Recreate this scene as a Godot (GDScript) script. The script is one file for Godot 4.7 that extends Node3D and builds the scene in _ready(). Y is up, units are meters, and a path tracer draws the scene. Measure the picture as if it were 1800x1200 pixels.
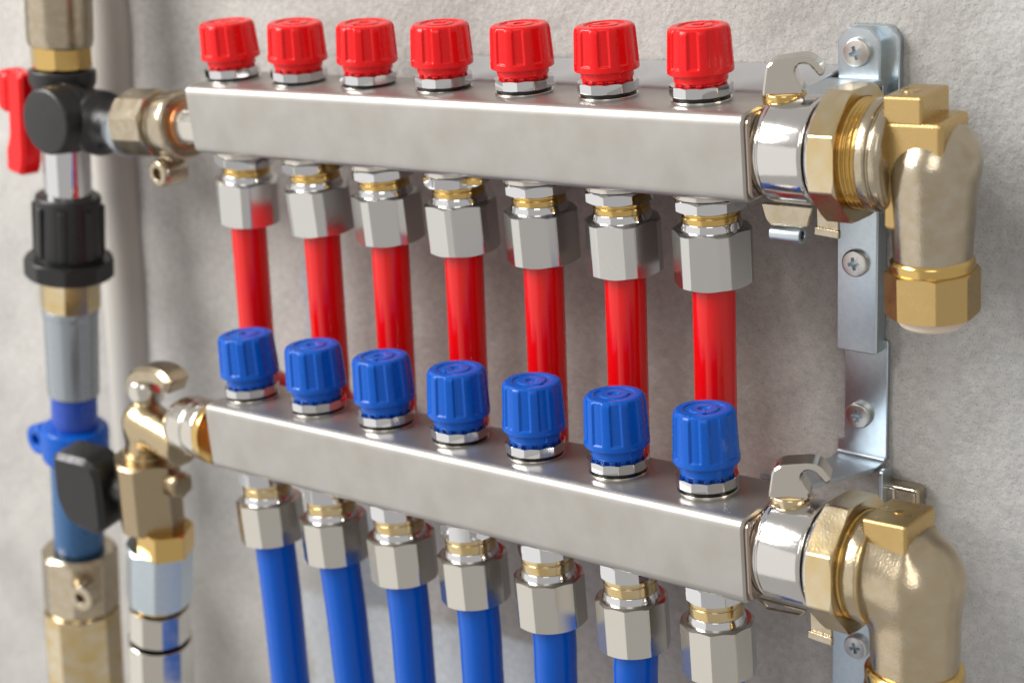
extends Node3D
# Two heating manifolds with red and blue valve knobs on a plaster wall. Lengths in the builders are millimetres.

const MM := 0.001
const TILT := Vector3(0.0345, 0.0126, -0.02057)   # how far the bars hang out of true
var bar_upper: Transform3D
var bar_lower: Transform3D
var along_x := Basis(Vector3(0, 0, 1), -PI / 2)      # turns a y axis shape along x
var along_z := Basis(Vector3(1, 0, 0), PI / 2)       # turns a y axis shape along z
var M := {}
var rng := RandomNumberGenerator.new()
var ordinal := ["seventh", "sixth", "fifth", "fourth", "third", "second", "first"]

# ------------------------------------------------------------------ mesh helpers
class Shape:
	var st := SurfaceTool.new()
	var used := false
	func _init() -> void:
		st.begin(Mesh.PRIMITIVE_TRIANGLES)
	func tri(a: Vector3, b: Vector3, c: Vector3, na: Vector3, nb: Vector3, nc: Vector3) -> void:
		var g := (b - a).cross(c - a)
		if g.length_squared() < 1e-14:
			return
		if g.dot(na + nb + nc) > 0.0:
			var t := b
			b = c
			c = t
			t = nb
			nb = nc
			nc = t
		st.set_normal(na)
		st.add_vertex(a * 0.001)
		st.set_normal(nb)
		st.add_vertex(b * 0.001)
		st.set_normal(nc)
		st.add_vertex(c * 0.001)
	func quad(a: Vector3, b: Vector3, c: Vector3, d: Vector3, na: Vector3, nb: Vector3, nc: Vector3, nd: Vector3) -> void:
		tri(a, b, c, na, nb, nc)
		tri(a, c, d, na, nc, nd)
	func done() -> ArrayMesh:
		st.index()
		return st.commit()

func soften(p: Array, r: float, closed := false) -> Array:
	# rounds the corners of a profile
	var out := []
	var n := p.size()
	for i in n:
		if not closed and (i == 0 or i == n - 1):
			out.append(p[i])
			continue
		var a: Vector2 = p[(i + n - 1) % n]
		var b: Vector2 = p[i]
		var c: Vector2 = p[(i + 1) % n]
		var d0 := (a - b)
		var d1 := (c - b)
		var bend := absf(d0.angle_to(-d1))
		if bend < 0.15:
			out.append(b)
			continue
		var q := minf(r, minf(d0.length(), d1.length()) * 0.45)
		var s := b + d0.normalized() * q
		var e := b + d1.normalized() * q
		var steps := 4 if bend > 0.7 else 2
		for k in steps + 1:
			var t := float(k) / steps
			out.append(s.lerp(b, t).lerp(b.lerp(e, t), t))
	return out

func lathe(profile: Array, r := 0.4, n := 56, into: Shape = null, crease := 0.75) -> Shape:
	# spins (radius, height) points round the y axis
	var sh := into if into else Shape.new()
	var p := soften(profile, r)
	var seg := []
	for i in p.size() - 1:
		var d: Vector2 = (p[i + 1] - p[i]).normalized()
		seg.append(Vector2(d.y, -d.x))
	# point the normals outwards: the profile is walked so that the outside is on one side
	var area := 0.0
	for i in p.size() - 1:
		area += p[i].x * (p[i + 1].y - p[i].y)
	if area < 0.0:
		for i in seg.size():
			seg[i] = -seg[i]
	for i in p.size() - 1:
		var n0: Vector2 = seg[i]
		var n1: Vector2 = seg[i]
		if i > 0 and absf(seg[i].angle_to(seg[i - 1])) < crease:
			n0 = (seg[i] + seg[i - 1]).normalized()
		if i < seg.size() - 1 and absf(seg[i].angle_to(seg[i + 1])) < crease:
			n1 = (seg[i] + seg[i + 1]).normalized()
		for k in n:
			var a0 := TAU * k / n
			var a1 := TAU * (k + 1) / n
			var c0 := Vector2(cos(a0), sin(a0))
			var c1 := Vector2(cos(a1), sin(a1))
			sh.quad(
				Vector3(c0.x * p[i].x, p[i].y, c0.y * p[i].x), Vector3(c1.x * p[i].x, p[i].y, c1.y * p[i].x),
				Vector3(c1.x * p[i + 1].x, p[i + 1].y, c1.y * p[i + 1].x), Vector3(c0.x * p[i + 1].x, p[i + 1].y, c0.y * p[i + 1].x),
				Vector3(c0.x * n0.x, n0.y, c0.y * n0.x), Vector3(c1.x * n0.x, n0.y, c1.y * n0.x),
				Vector3(c1.x * n1.x, n1.y, c1.y * n1.x), Vector3(c0.x * n1.x, n1.y, c0.y * n1.x))
	return sh

func disc(rad: float, y0: float, y1: float, r := 0.4, n := 56) -> ArrayMesh:
	return lathe([Vector2(0, y0), Vector2(rad, y0), Vector2(rad, y1), Vector2(0, y1)], r, n).done()

func ring(rin: float, rad: float, y0: float, y1: float, r := 0.4, n := 56) -> ArrayMesh:
	return lathe([Vector2(rin, y0), Vector2(rad, y0), Vector2(rad, y1), Vector2(rin, y1), Vector2(rin, y0)], r, n).done()

func spanner_nut(facets: Array, rad: float, y0: float, y1: float, rc_share: float, rin: float, slope := 0.6, corner := 0.022) -> ArrayMesh:
	# facets: widths in degrees of the flats, in turn, adding up to 360; flats meet on a circle of radius rad; a cone takes the corners off top and bottom
	var sh := Shape.new()
	var rc := rad * rc_share
	var cols := []     # [angle, radius, normal]
	var a := 0.0
	for f in facets:
		var w := deg_to_rad(f)
		var mid := a + w / 2.0
		var apo := rad * cos(w / 2.0)
		var m := 2 + int(f / 4.0)
		for k in m + 1:
			var th := lerpf(a + corner, a + w - corner, float(k) / m)
			cols.append([th, apo / cos(th - mid), Vector3(cos(mid), 0, sin(mid))])
		a += w
	var n := cols.size()
	for i in n:
		var u: Array = cols[i]
		var v: Array = cols[(i + 1) % n]
		var cu := Vector3(cos(u[0]), 0, sin(u[0]))
		var cv := Vector3(cos(v[0]), 0, sin(v[0]))
		var rows := []
		for q in [u, v]:
			var over := maxf(0.0, q[1] - rc) * slope
			rows.append([minf(q[1], rc), q[1], y1 - over, y0 + over])
		var pu := [cu * rin + Vector3(0, y1, 0), cu * rows[0][0] + Vector3(0, y1, 0), cu * rows[0][1] + Vector3(0, rows[0][2], 0), cu * rows[0][1] + Vector3(0, rows[0][3], 0), cu * rows[0][0] + Vector3(0, y0, 0), cu * rin + Vector3(0, y0, 0)]
		var pv := [cv * rin + Vector3(0, y1, 0), cv * rows[1][0] + Vector3(0, y1, 0), cv * rows[1][1] + Vector3(0, rows[1][2], 0), cv * rows[1][1] + Vector3(0, rows[1][3], 0), cv * rows[1][0] + Vector3(0, y0, 0), cv * rin + Vector3(0, y0, 0)]
		var up := Vector3.UP
		var cone_u := (cu * slope + up).normalized()
		var cone_v := (cv * slope + up).normalized()
		var flip := Vector3(1, -1, 1)
		sh.quad(pu[0], pv[0], pv[1], pu[1], up, up, up, up)
		sh.quad(pu[1], pv[1], pv[2], pu[2], cone_u, cone_v, cone_v, cone_u)
		sh.quad(pu[2], pv[2], pv[3], pu[3], u[2], v[2], v[2], u[2])
		sh.quad(pu[3], pv[3], pv[4], pu[4], cone_u * flip, cone_v * flip, cone_v * flip, cone_u * flip)
		sh.quad(pu[4], pv[4], pv[5], pu[5], -up, -up, -up, -up)
		sh.quad(pu[5], pv[5], pv[0], pu[0], -cu, -cv, -cv, -cu)
	return sh.done()

func even(n: int) -> Array:
	var f := []
	for i in n:
		f.append(360.0 / n)
	return f

func fluted(profile: Array, count: int, share: float, depth: float, n := 240) -> ArrayMesh:
	# profile points: Vector3(radius, height, how much of the flute is cut there)
	var sh := Shape.new()
	var rows := profile.size()
	var pos := []
	for j in rows:
		var row := PackedVector3Array()
		for i in n:
			var th := TAU * i / n
			var t := absf(fposmod(th * count / TAU, 1.0) - 0.5) * 2.0
			var cut := 1.0 - smoothstep(share - 0.09, share + 0.09, t)
			var rad: float = profile[j].x - depth * cut * profile[j].z
			row.append(Vector3(cos(th) * rad, profile[j].y, sin(th) * rad))
		pos.append(row)
	var nor := []
	for j in rows:
		var row := PackedVector3Array()
		for i in n:
			var du: Vector3 = pos[j][(i + 1) % n] - pos[j][(i + n - 1) % n]
			var dv: Vector3 = pos[mini(j + 1, rows - 1)][i] - pos[maxi(j - 1, 0)][i]
			row.append(dv.cross(du).normalized())
		nor.append(row)
	for j in rows - 1:
		for i in n:
			var k := (i + 1) % n
			sh.quad(pos[j][i], pos[j][k], pos[j + 1][k], pos[j + 1][i], nor[j][i], nor[j][k], nor[j + 1][k], nor[j + 1][i])
	return sh.done()

func tube(points: Array, rad: float, n := 40, steps := 40) -> ArrayMesh:
	var curve := Curve3D.new()
	for i in points.size():
		var t := Vector3.ZERO
		if i > 0 and i < points.size() - 1:
			t = (points[i + 1] - points[i - 1]) / 6.0
		curve.add_point(points[i], -t, t)
	curve.bake_interval = 1.0
	var sh := Shape.new()
	var length := curve.get_baked_length()
	var prev := []
	var side := Vector3(0, 0, 1)
	for s in steps + 1:
		var at := length * s / steps
		var p := curve.sample_baked(at, true)
		var d := (curve.sample_baked(minf(at + 0.5, length), true) - curve.sample_baked(maxf(at - 0.5, 0.0), true)).normalized()
		side = (side - d * side.dot(d)).normalized()
		var other := d.cross(side)
		var row := []
		for i in n:
			var a := TAU * i / n
			var nn := side * cos(a) + other * sin(a)
			row.append([p + nn * rad, nn])
		if s > 0:
			for i in n:
				var k := (i + 1) % n
				sh.quad(prev[i][0], prev[k][0], row[k][0], row[i][0], prev[i][1], prev[k][1], row[k][1], row[i][1])
		if s == 0 or s == steps:
			var nd := -d if s == 0 else d
			for i in n:
				sh.tri(p, row[i][0], row[(i + 1) % n][0], nd, nd, nd)
		prev = row
	return sh.done()

func rbox(size: Vector3, r: float, into: Shape = null, at := Vector3.ZERO) -> Shape:
	var sh := into if into else Shape.new()
	var h := size / 2.0
	var faces := [[Vector3(1, 0, 0), Vector3(0, 1, 0), Vector3(0, 0, 1)], [Vector3(0, 1, 0), Vector3(0, 0, 1), Vector3(1, 0, 0)], [Vector3(0, 0, 1), Vector3(1, 0, 0), Vector3(0, 1, 0)]]
	for f in faces:
		for s in [-1.0, 1.0]:
			var hu: float = h.dot(f[1])
			var hv: float = h.dot(f[2])
			var cu := [-hu, -hu + r * 0.4, -hu + r, hu - r, hu - r * 0.4, hu]
			var cv := [-hv, -hv + r * 0.4, -hv + r, hv - r, hv - r * 0.4, hv]
			for i in 5:
				for j in 5:
					var q := []
					for c in [[i, j], [i + 1, j], [i + 1, j + 1], [i, j + 1]]:
						var p: Vector3 = f[0] * s * h.dot(f[0]) + f[1] * cu[c[0]] + f[2] * cv[c[1]]
						var inner := p.clamp(-h + Vector3.ONE * r, h - Vector3.ONE * r)
						var nn := (p - inner).normalized()
						q.append([inner + nn * r + at, nn])
					sh.quad(q[0][0], q[1][0], q[2][0], q[3][0], q[0][1], q[1][1], q[2][1], q[3][1])
	return sh

func prism(poly: Array, depth: float, bevel := 0.4, crease := 0.6, into: Shape = null) -> Shape:
	# a polygon in x and y, extruded along z from -depth/2 to depth/2 with small chamfers
	var sh := into if into else Shape.new()
	var n := poly.size()
	var area := 0.0
	for i in n:
		area += poly[i].cross(poly[(i + 1) % n])
	if area < 0:
		poly.reverse()
	var en := []
	for i in n:
		var d: Vector2 = (poly[(i + 1) % n] - poly[i]).normalized()
		en.append(Vector2(d.y, -d.x))
	var inset := PackedVector2Array()
	for i in n:
		var a: Vector2 = en[(i + n - 1) % n]
		var b: Vector2 = en[i]
		inset.append(poly[i] - (a + b) * bevel / maxf(0.4, 1.0 + a.dot(b)))
	var idx := Geometry2D.triangulate_polygon(inset)
	var h := depth / 2.0
	for s in [-1.0, 1.0]:
		var nz := Vector3(0, 0, s)
		for t in range(0, idx.size(), 3):
			var q := []
			for k in 3:
				var p := inset[idx[t + k]]
				q.append(Vector3(p.x, p.y, s * h))
			sh.tri(q[0], q[1], q[2], nz, nz, nz)
	for i in n:
		var k := (i + 1) % n
		var n0: Vector2 = en[i]
		var n1: Vector2 = en[i]
		if absf(en[i].angle_to(en[(i + n - 1) % n])) < crease:
			n0 = (en[i] + en[(i + n - 1) % n]).normalized()
		if absf(en[i].angle_to(en[k])) < crease:
			n1 = (en[i] + en[k]).normalized()
		var m0 := Vector3(n0.x, n0.y, 0)
		var m1 := Vector3(n1.x, n1.y, 0)
		var a0 := Vector3(poly[i].x, poly[i].y, 0)
		var a1 := Vector3(poly[k].x, poly[k].y, 0)
		var zb := Vector3(0, 0, h - bevel)
		sh.quad(a0 - zb, a1 - zb, a1 + zb, a0 + zb, m0, m1, m1, m0)
		for s in [-1.0, 1.0]:
			var b0 := Vector3(inset[i].x, inset[i].y, s * h)
			var b1 := Vector3(inset[k].x, inset[k].y, s * h)
			var c0 := (m0 + Vector3(0, 0, s)).normalized()
			var c1 := (m1 + Vector3(0, 0, s)).normalized()
			sh.quad(a0 + zb * s, a1 + zb * s, b1, b0, c0, c1, c1, c0)
	return sh

func strip(path: Array, thick: float, width: float, bevel := 0.35, r := 2.0) -> ArrayMesh:
	# sheet metal: a bent line with thickness, extruded along z
	var p := soften(path, r)
	var one := []
	var two := []
	for i in p.size():
		var d: Vector2 = (p[mini(i + 1, p.size() - 1)] - p[maxi(i - 1, 0)]).normalized()
		var nn := Vector2(-d.y, d.x) * thick / 2.0
		one.append(p[i] + nn)
		two.push_front(p[i] - nn)
	return prism(one + two, width, bevel).done()

func cast_shape(field: Callable, lo: Vector3, hi: Vector3, cell: float) -> ArrayMesh:
	# surface nets over a distance field: one vertex in each crossed cell, one quad round each crossed edge
	var n := Vector3i(((hi - lo) / cell).ceil())
	var sx := n.x + 1
	var sy := n.y + 1
	var sz := n.z + 1
	var val := PackedFloat32Array()
	val.resize(sx * sy * sz)
	for k in sz:
		for j in sy:
			for i in sx:
				val[(k * sy + j) * sx + i] = field.call(lo + Vector3(i, j, k) * cell)
	var vert := {}
	var norm := {}
	var corner := [Vector3i(0, 0, 0), Vector3i(1, 0, 0), Vector3i(0, 1, 0), Vector3i(1, 1, 0), Vector3i(0, 0, 1), Vector3i(1, 0, 1), Vector3i(0, 1, 1), Vector3i(1, 1, 1)]
	var edges := [[0, 1], [2, 3], [4, 5], [6, 7], [0, 2], [1, 3], [4, 6], [5, 7], [0, 4], [1, 5], [2, 6], [3, 7]]
	for k in n.z:
		for j in n.y:
			for i in n.x:
				var v := []
				var inside := 0
				for c in corner:
					var x: float = val[((k + c.z) * sy + j + c.y) * sx + i + c.x]
					v.append(x)
					if x < 0.0:
						inside += 1
				if inside == 0 or inside == 8:
					continue
				var sum := Vector3.ZERO
				var count := 0
				for e in edges:
					var a: float = v[e[0]]
					var b: float = v[e[1]]
					if (a < 0.0) != (b < 0.0):
						sum += Vector3(corner[e[0]]).lerp(Vector3(corner[e[1]]), a / (a - b))
						count += 1
				var p := lo + (Vector3(i, j, k) + sum / count) * cell
				var key := (k * sy + j) * sx + i
				vert[key] = p
				var h := 0.25
				norm[key] = Vector3(field.call(p + Vector3(h, 0, 0)) - field.call(p - Vector3(h, 0, 0)), field.call(p + Vector3(0, h, 0)) - field.call(p - Vector3(0, h, 0)), field.call(p + Vector3(0, 0, h)) - field.call(p - Vector3(0, 0, h))).normalized()
	var sh := Shape.new()
	var step := [1, sx, sx * sy]
	for k in range(1, n.z):
		for j in range(1, n.y):
			for i in range(1, n.x):
				var at := (k * sy + j) * sx + i
				for d in 3:
					if (val[at] < 0.0) == (val[at + step[d]] < 0.0):
						continue
					var u: int = step[(d + 1) % 3]
					var w: int = step[(d + 2) % 3]
					var q := [at, at - u, at - u - w, at - w]
					if vert.has(q[0]) and vert.has(q[1]) and vert.has(q[2]) and vert.has(q[3]):
						sh.quad(vert[q[0]], vert[q[1]], vert[q[2]], vert[q[3]], norm[q[0]], norm[q[1]], norm[q[2]], norm[q[3]])
	return sh.done()

func smin(a: float, b: float, k: float) -> float:
	var h := maxf(k - absf(a - b), 0.0) / k
	return minf(a, b) - h * h * k * 0.25

func rod(p: Vector3, a: Vector3, b: Vector3, ra: float, rb: float) -> float:
	var t := clampf((p - a).dot(b - a) / (b - a).length_squared(), 0.0, 1.0)
	return p.distance_to(a.lerp(b, t)) - lerpf(ra, rb, t)

func slab(p: Vector3, half: Vector3, round: float) -> float:
	var q := p.abs() - half + Vector3.ONE * round
	return q.max(Vector3.ZERO).length() + minf(maxf(q.x, maxf(q.y, q.z)), 0.0) - round

# ------------------------------------------------------------------ naming helpers
func numbered(called: String) -> String:
	if not has_node(NodePath(called)):
		return called
	var k := 1
	while has_node(NodePath("%s_%03d" % [called, k])):
		k += 1
	return "%s_%03d" % [called, k]

func mm(at: Transform3D) -> Transform3D:
	return Transform3D(at.basis, at.origin * MM)

func thing(called: String, label: String, category: String, at := Transform3D(), group := "") -> Node3D:
	var o := Node3D.new()
	o.name = numbered(called)
	add_child(o)
	o.transform = mm(at)
	o.set_meta("label", label)
	o.set_meta("category", category)
	if group:
		o.set_meta("group", group)
	return o

func part(parent: Node3D, called: String, mesh: Mesh, material: Material, at := Transform3D(), label := "") -> MeshInstance3D:
	var o := MeshInstance3D.new()
	var base := called
	var k := 0
	while parent.has_node(NodePath(called)):
		k += 1
		called = "%s_%03d" % [base, k]
	o.name = called
	o.mesh = mesh
	o.material_override = material
	parent.add_child(o, true)
	o.transform = mm(at)
	if label:
		o.set_meta("label", label)
	return o

func copy(o: Node3D, at: Transform3D, label: String, called: String) -> Node3D:
	var c: Node3D = o.duplicate()
	c.name = numbered(called)
	add_child(c)
	c.transform = mm(at)
	c.set_meta("label", label)
	return c

func stand(from: Vector3, to: Vector3, turn := 0.0) -> Transform3D:
	# y axis from one point towards another
	var y := (to - from).normalized()
	var x := y.cross(Vector3(0, 0, 1)).normalized()
	return Transform3D(Basis(x, y, x.cross(y)) * Basis(Vector3.UP, turn), from)

# ------------------------------------------------------------------ materials
func noise_tex(freq: float, kind := FastNoiseLite.TYPE_SIMPLEX_SMOOTH, octaves := 4, sd := 1, lo := Color.BLACK, hi := Color.WHITE, size := 512, warp := 0.0, mid := -1.0) -> NoiseTexture2D:
	var n := FastNoiseLite.new()
	n.noise_type = kind
	n.frequency = freq
	n.fractal_octaves = octaves
	n.seed = sd
	if warp > 0.0:
		n.domain_warp_enabled = true
		n.domain_warp_amplitude = warp
		n.domain_warp_frequency = freq * 1.3
	var t := NoiseTexture2D.new()
	t.width = size
	t.height = size
	t.seamless = true
	t.noise = n
	var g := Gradient.new()
	g.set_color(0, lo)
	g.set_color(1, hi)
	if mid > 0.0:
		g.set_offset(0, mid)
	t.color_ramp = g
	return t

func metal(called: String, color: Color, rough: float, rough_tex: Texture2D = null, scale := Vector3.ONE * 20.0, bump: Texture2D = null, depth := 0.0, tint: Texture2D = null) -> StandardMaterial3D:
	var m := StandardMaterial3D.new()
	m.resource_name = called
	m.metallic = 1.0
	m.albedo_color = color
	m.roughness = rough
	m.uv1_triplanar = true
	m.uv1_scale = scale
	m.roughness_texture = rough_tex
	m.albedo_texture = tint
	if bump:
		m.heightmap_enabled = true
		m.heightmap_texture = bump
		m.heightmap_scale = depth
	M[called] = m
	return m

func plastic(called: String, color: Color, rough: float, scale := 25.0, rough_tex: Texture2D = null, bump: Texture2D = null, depth := 0.0, spec := 0.5) -> StandardMaterial3D:
	var m := metal(called, color, rough, rough_tex, Vector3.ONE * scale, bump, depth)
	m.metallic = 0.0
	m.metallic_specular = spec
	return m

func materials() -> void:
	var grey := func(a: float) -> Color: return Color(a, a, a)
	var brush := noise_tex(0.045, FastNoiseLite.TYPE_SIMPLEX, 4, 3, grey.call(0.88), grey.call(1.0))
	var brush_bump := noise_tex(0.06, FastNoiseLite.TYPE_SIMPLEX, 4, 5)
	var smudge := noise_tex(0.012, FastNoiseLite.TYPE_SIMPLEX_SMOOTH, 5, 7, grey.call(0.55), grey.call(1.0), 512, 30.0)
	var stain := noise_tex(0.010, FastNoiseLite.TYPE_SIMPLEX_SMOOTH, 5, 11, Color(0.94, 0.93, 0.915), Color(1, 1, 1), 512, 25.0)
	var grain := noise_tex(0.09, FastNoiseLite.TYPE_SIMPLEX, 5, 13)
	var cast := noise_tex(0.035, FastNoiseLite.TYPE_SIMPLEX, 5, 17)
	var worn := noise_tex(0.014, FastNoiseLite.TYPE_SIMPLEX_SMOOTH, 5, 19, Color(0.70, 0.645, 0.55), Color(0.75, 0.715, 0.655), 512, 20.0, 0.25)
	var worn_more := noise_tex(0.014, FastNoiseLite.TYPE_SIMPLEX_SMOOTH, 5, 23, Color(0.725, 0.66, 0.55), Color(0.755, 0.71, 0.625), 512, 20.0, 0.25)
	var spangle := noise_tex(0.03, FastNoiseLite.TYPE_CELLULAR, 2, 29, Color(0.94, 0.95, 0.96), Color(1, 1, 1), 512, 12.0)
	metal("steel", Color(0.705, 0.695, 0.68), 0.40, brush, Vector3(55, 55, 2.4), brush_bump, 0.0003)
	M.steel.metallic = 0.84
	M.steel.detail_enabled = true
	M.steel.detail_blend_mode = BaseMaterial3D.BLEND_MODE_MUL
	M.steel.detail_albedo = stain
	M.steel.detail_uv_layer = BaseMaterial3D.DETAIL_UV_2
	M.steel.uv2_triplanar = true
	M.steel.uv2_scale = Vector3.ONE * 7.0
	metal("end_steel", Color(0.66, 0.60, 0.55), 0.22, smudge, Vector3.ONE * 15)
	metal("chrome", Color(0.84, 0.84, 0.85), 0.06, smudge, Vector3.ONE * 14)
	metal("barrel_chrome", Color(0.82, 0.81, 0.80), 0.17, smudge, Vector3.ONE * 18, grain, 0.0015)
	metal("nut_steel", Color(0.80, 0.795, 0.785), 0.24, brush, Vector3(40, 8, 40), grain, 0.0012)
	metal("nut_steel_warm", Color(0.79, 0.775, 0.745), 0.24, brush, Vector3(40, 8, 40), grain, 0.0012)
	metal("nickel", Color(0.82, 0.80, 0.765), 0.20, smudge, Vector3.ONE * 18)
	metal("cast_nickel", Color(1, 1, 1), 0.28, smudge, Vector3.ONE * 16, grain, 0.006, worn)
	metal("cast_brassy", Color(1, 1, 1), 0.28, smudge, Vector3.ONE * 16, grain, 0.006, worn_more)
	metal("half_brass", Color(1, 1, 1), 0.22, smudge, Vector3.ONE * 12, grain, 0.003, noise_tex(0.008, FastNoiseLite.TYPE_SIMPLEX_SMOOTH, 4, 41, Color(0.80, 0.70, 0.49), Color(0.83, 0.79, 0.72), 512, 20.0, 0.12))
	metal("old_brass", Color(0.72, 0.65, 0.52), 0.30, smudge, Vector3.ONE * 16, grain, 0.006)
	metal("tan_cast", Color(0.66, 0.59, 0.48), 0.40, smudge, Vector3.ONE * 16, cast, 0.006)
	metal("brass", Color(0.82, 0.69, 0.43), 0.22, smudge, Vector3.ONE * 18, grain, 0.002)
	metal("cast_brass", Color(0.77, 0.655, 0.44), 0.40, smudge, Vector3.ONE * 18, grain, 0.005)
	metal("copper", Color(0.80, 0.55, 0.36), 0.25)
	metal("dull_zinc", Color(0.81, 0.82, 0.83), 0.60, brush, Vector3.ONE * 22)
	metal("zinc", Color(0.78, 0.82, 0.845), 0.34, brush, Vector3.ONE * 22, null, 0.0, spangle)
	metal("screw_zinc", Color(0.80, 0.79, 0.77), 0.30)
	metal("dark_gap", Color(0.16, 0.15, 0.14), 0.35)
	plastic("rubber", Color(0.03, 0.03, 0.033), 0.35)
	plastic("red_cap", Color(0.86, 0.035, 0.06), 0.33, 22.0, smudge, grain, 0.0008, 0.42)
	plastic("blue_cap", Color(0.0, 0.32, 0.70), 0.33, 22.0, smudge, grain, 0.0008, 0.38)
	plastic("red_pipe", Color(0.83, 0.02, 0.03), 0.24, 10.0, smudge)
	plastic("blue_pipe", Color(0.0, 0.315, 0.70), 0.26, 10.0, smudge, null, 0.0, 0.36)
	for k in ["red_pipe", "blue_pipe"]:
		M[k].uv1_scale = Vector3(60, 3, 60)
	plastic("black_plastic", Color(0.10, 0.10, 0.105), 0.48, 30.0, smudge, grain, 0.003)
	plastic("grey_tube", Color(0.60, 0.63, 0.655), 0.30, 14.0, smudge)
	M.grey_tube.metallic = 0.55
	plastic("blue_sleeve", Color(0.13, 0.28, 0.66), 0.40, 14.0, smudge)
	plastic("teal_sleeve", Color(0.16, 0.34, 0.52), 0.34, 14.0, smudge)
	plastic("white_pipe", Color(0.84, 0.78, 0.72), 0.4, 14.0, smudge)
	plastic("painted_pipe", Color(0.70, 0.685, 0.66), 0.75, 9.0, null, grain, 0.02)
	# plaster
	var w := StandardMaterial3D.new()
	w.resource_name = "plaster"
	w.roughness = 0.92
	w.metallic_specular = 0.25
	w.vertex_color_use_as_albedo = true
	w.uv1_triplanar = true
	w.uv1_scale = Vector3.ONE * 7.0
	w.albedo_texture = noise_tex(0.02, FastNoiseLite.TYPE_SIMPLEX_SMOOTH, 6, 31, grey.call(0.90), grey.call(1.0), 1024, 20.0)
	w.heightmap_enabled = true
	w.heightmap_texture = noise_tex(0.03, FastNoiseLite.TYPE_SIMPLEX, 6, 37, Color.BLACK, Color.WHITE, 1024, 12.0)
	w.heightmap_scale = 0.038
	w.detail_enabled = true
	w.detail_blend_mode = BaseMaterial3D.BLEND_MODE_MUL
	w.detail_albedo = noise_tex(0.09, FastNoiseLite.TYPE_SIMPLEX, 4, 43, Color(0.74, 0.71, 0.685), Color.WHITE, 1024, 10.0)
	w.detail_albedo.color_ramp.set_offset(1, 0.31)
	M.plaster = w

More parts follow.
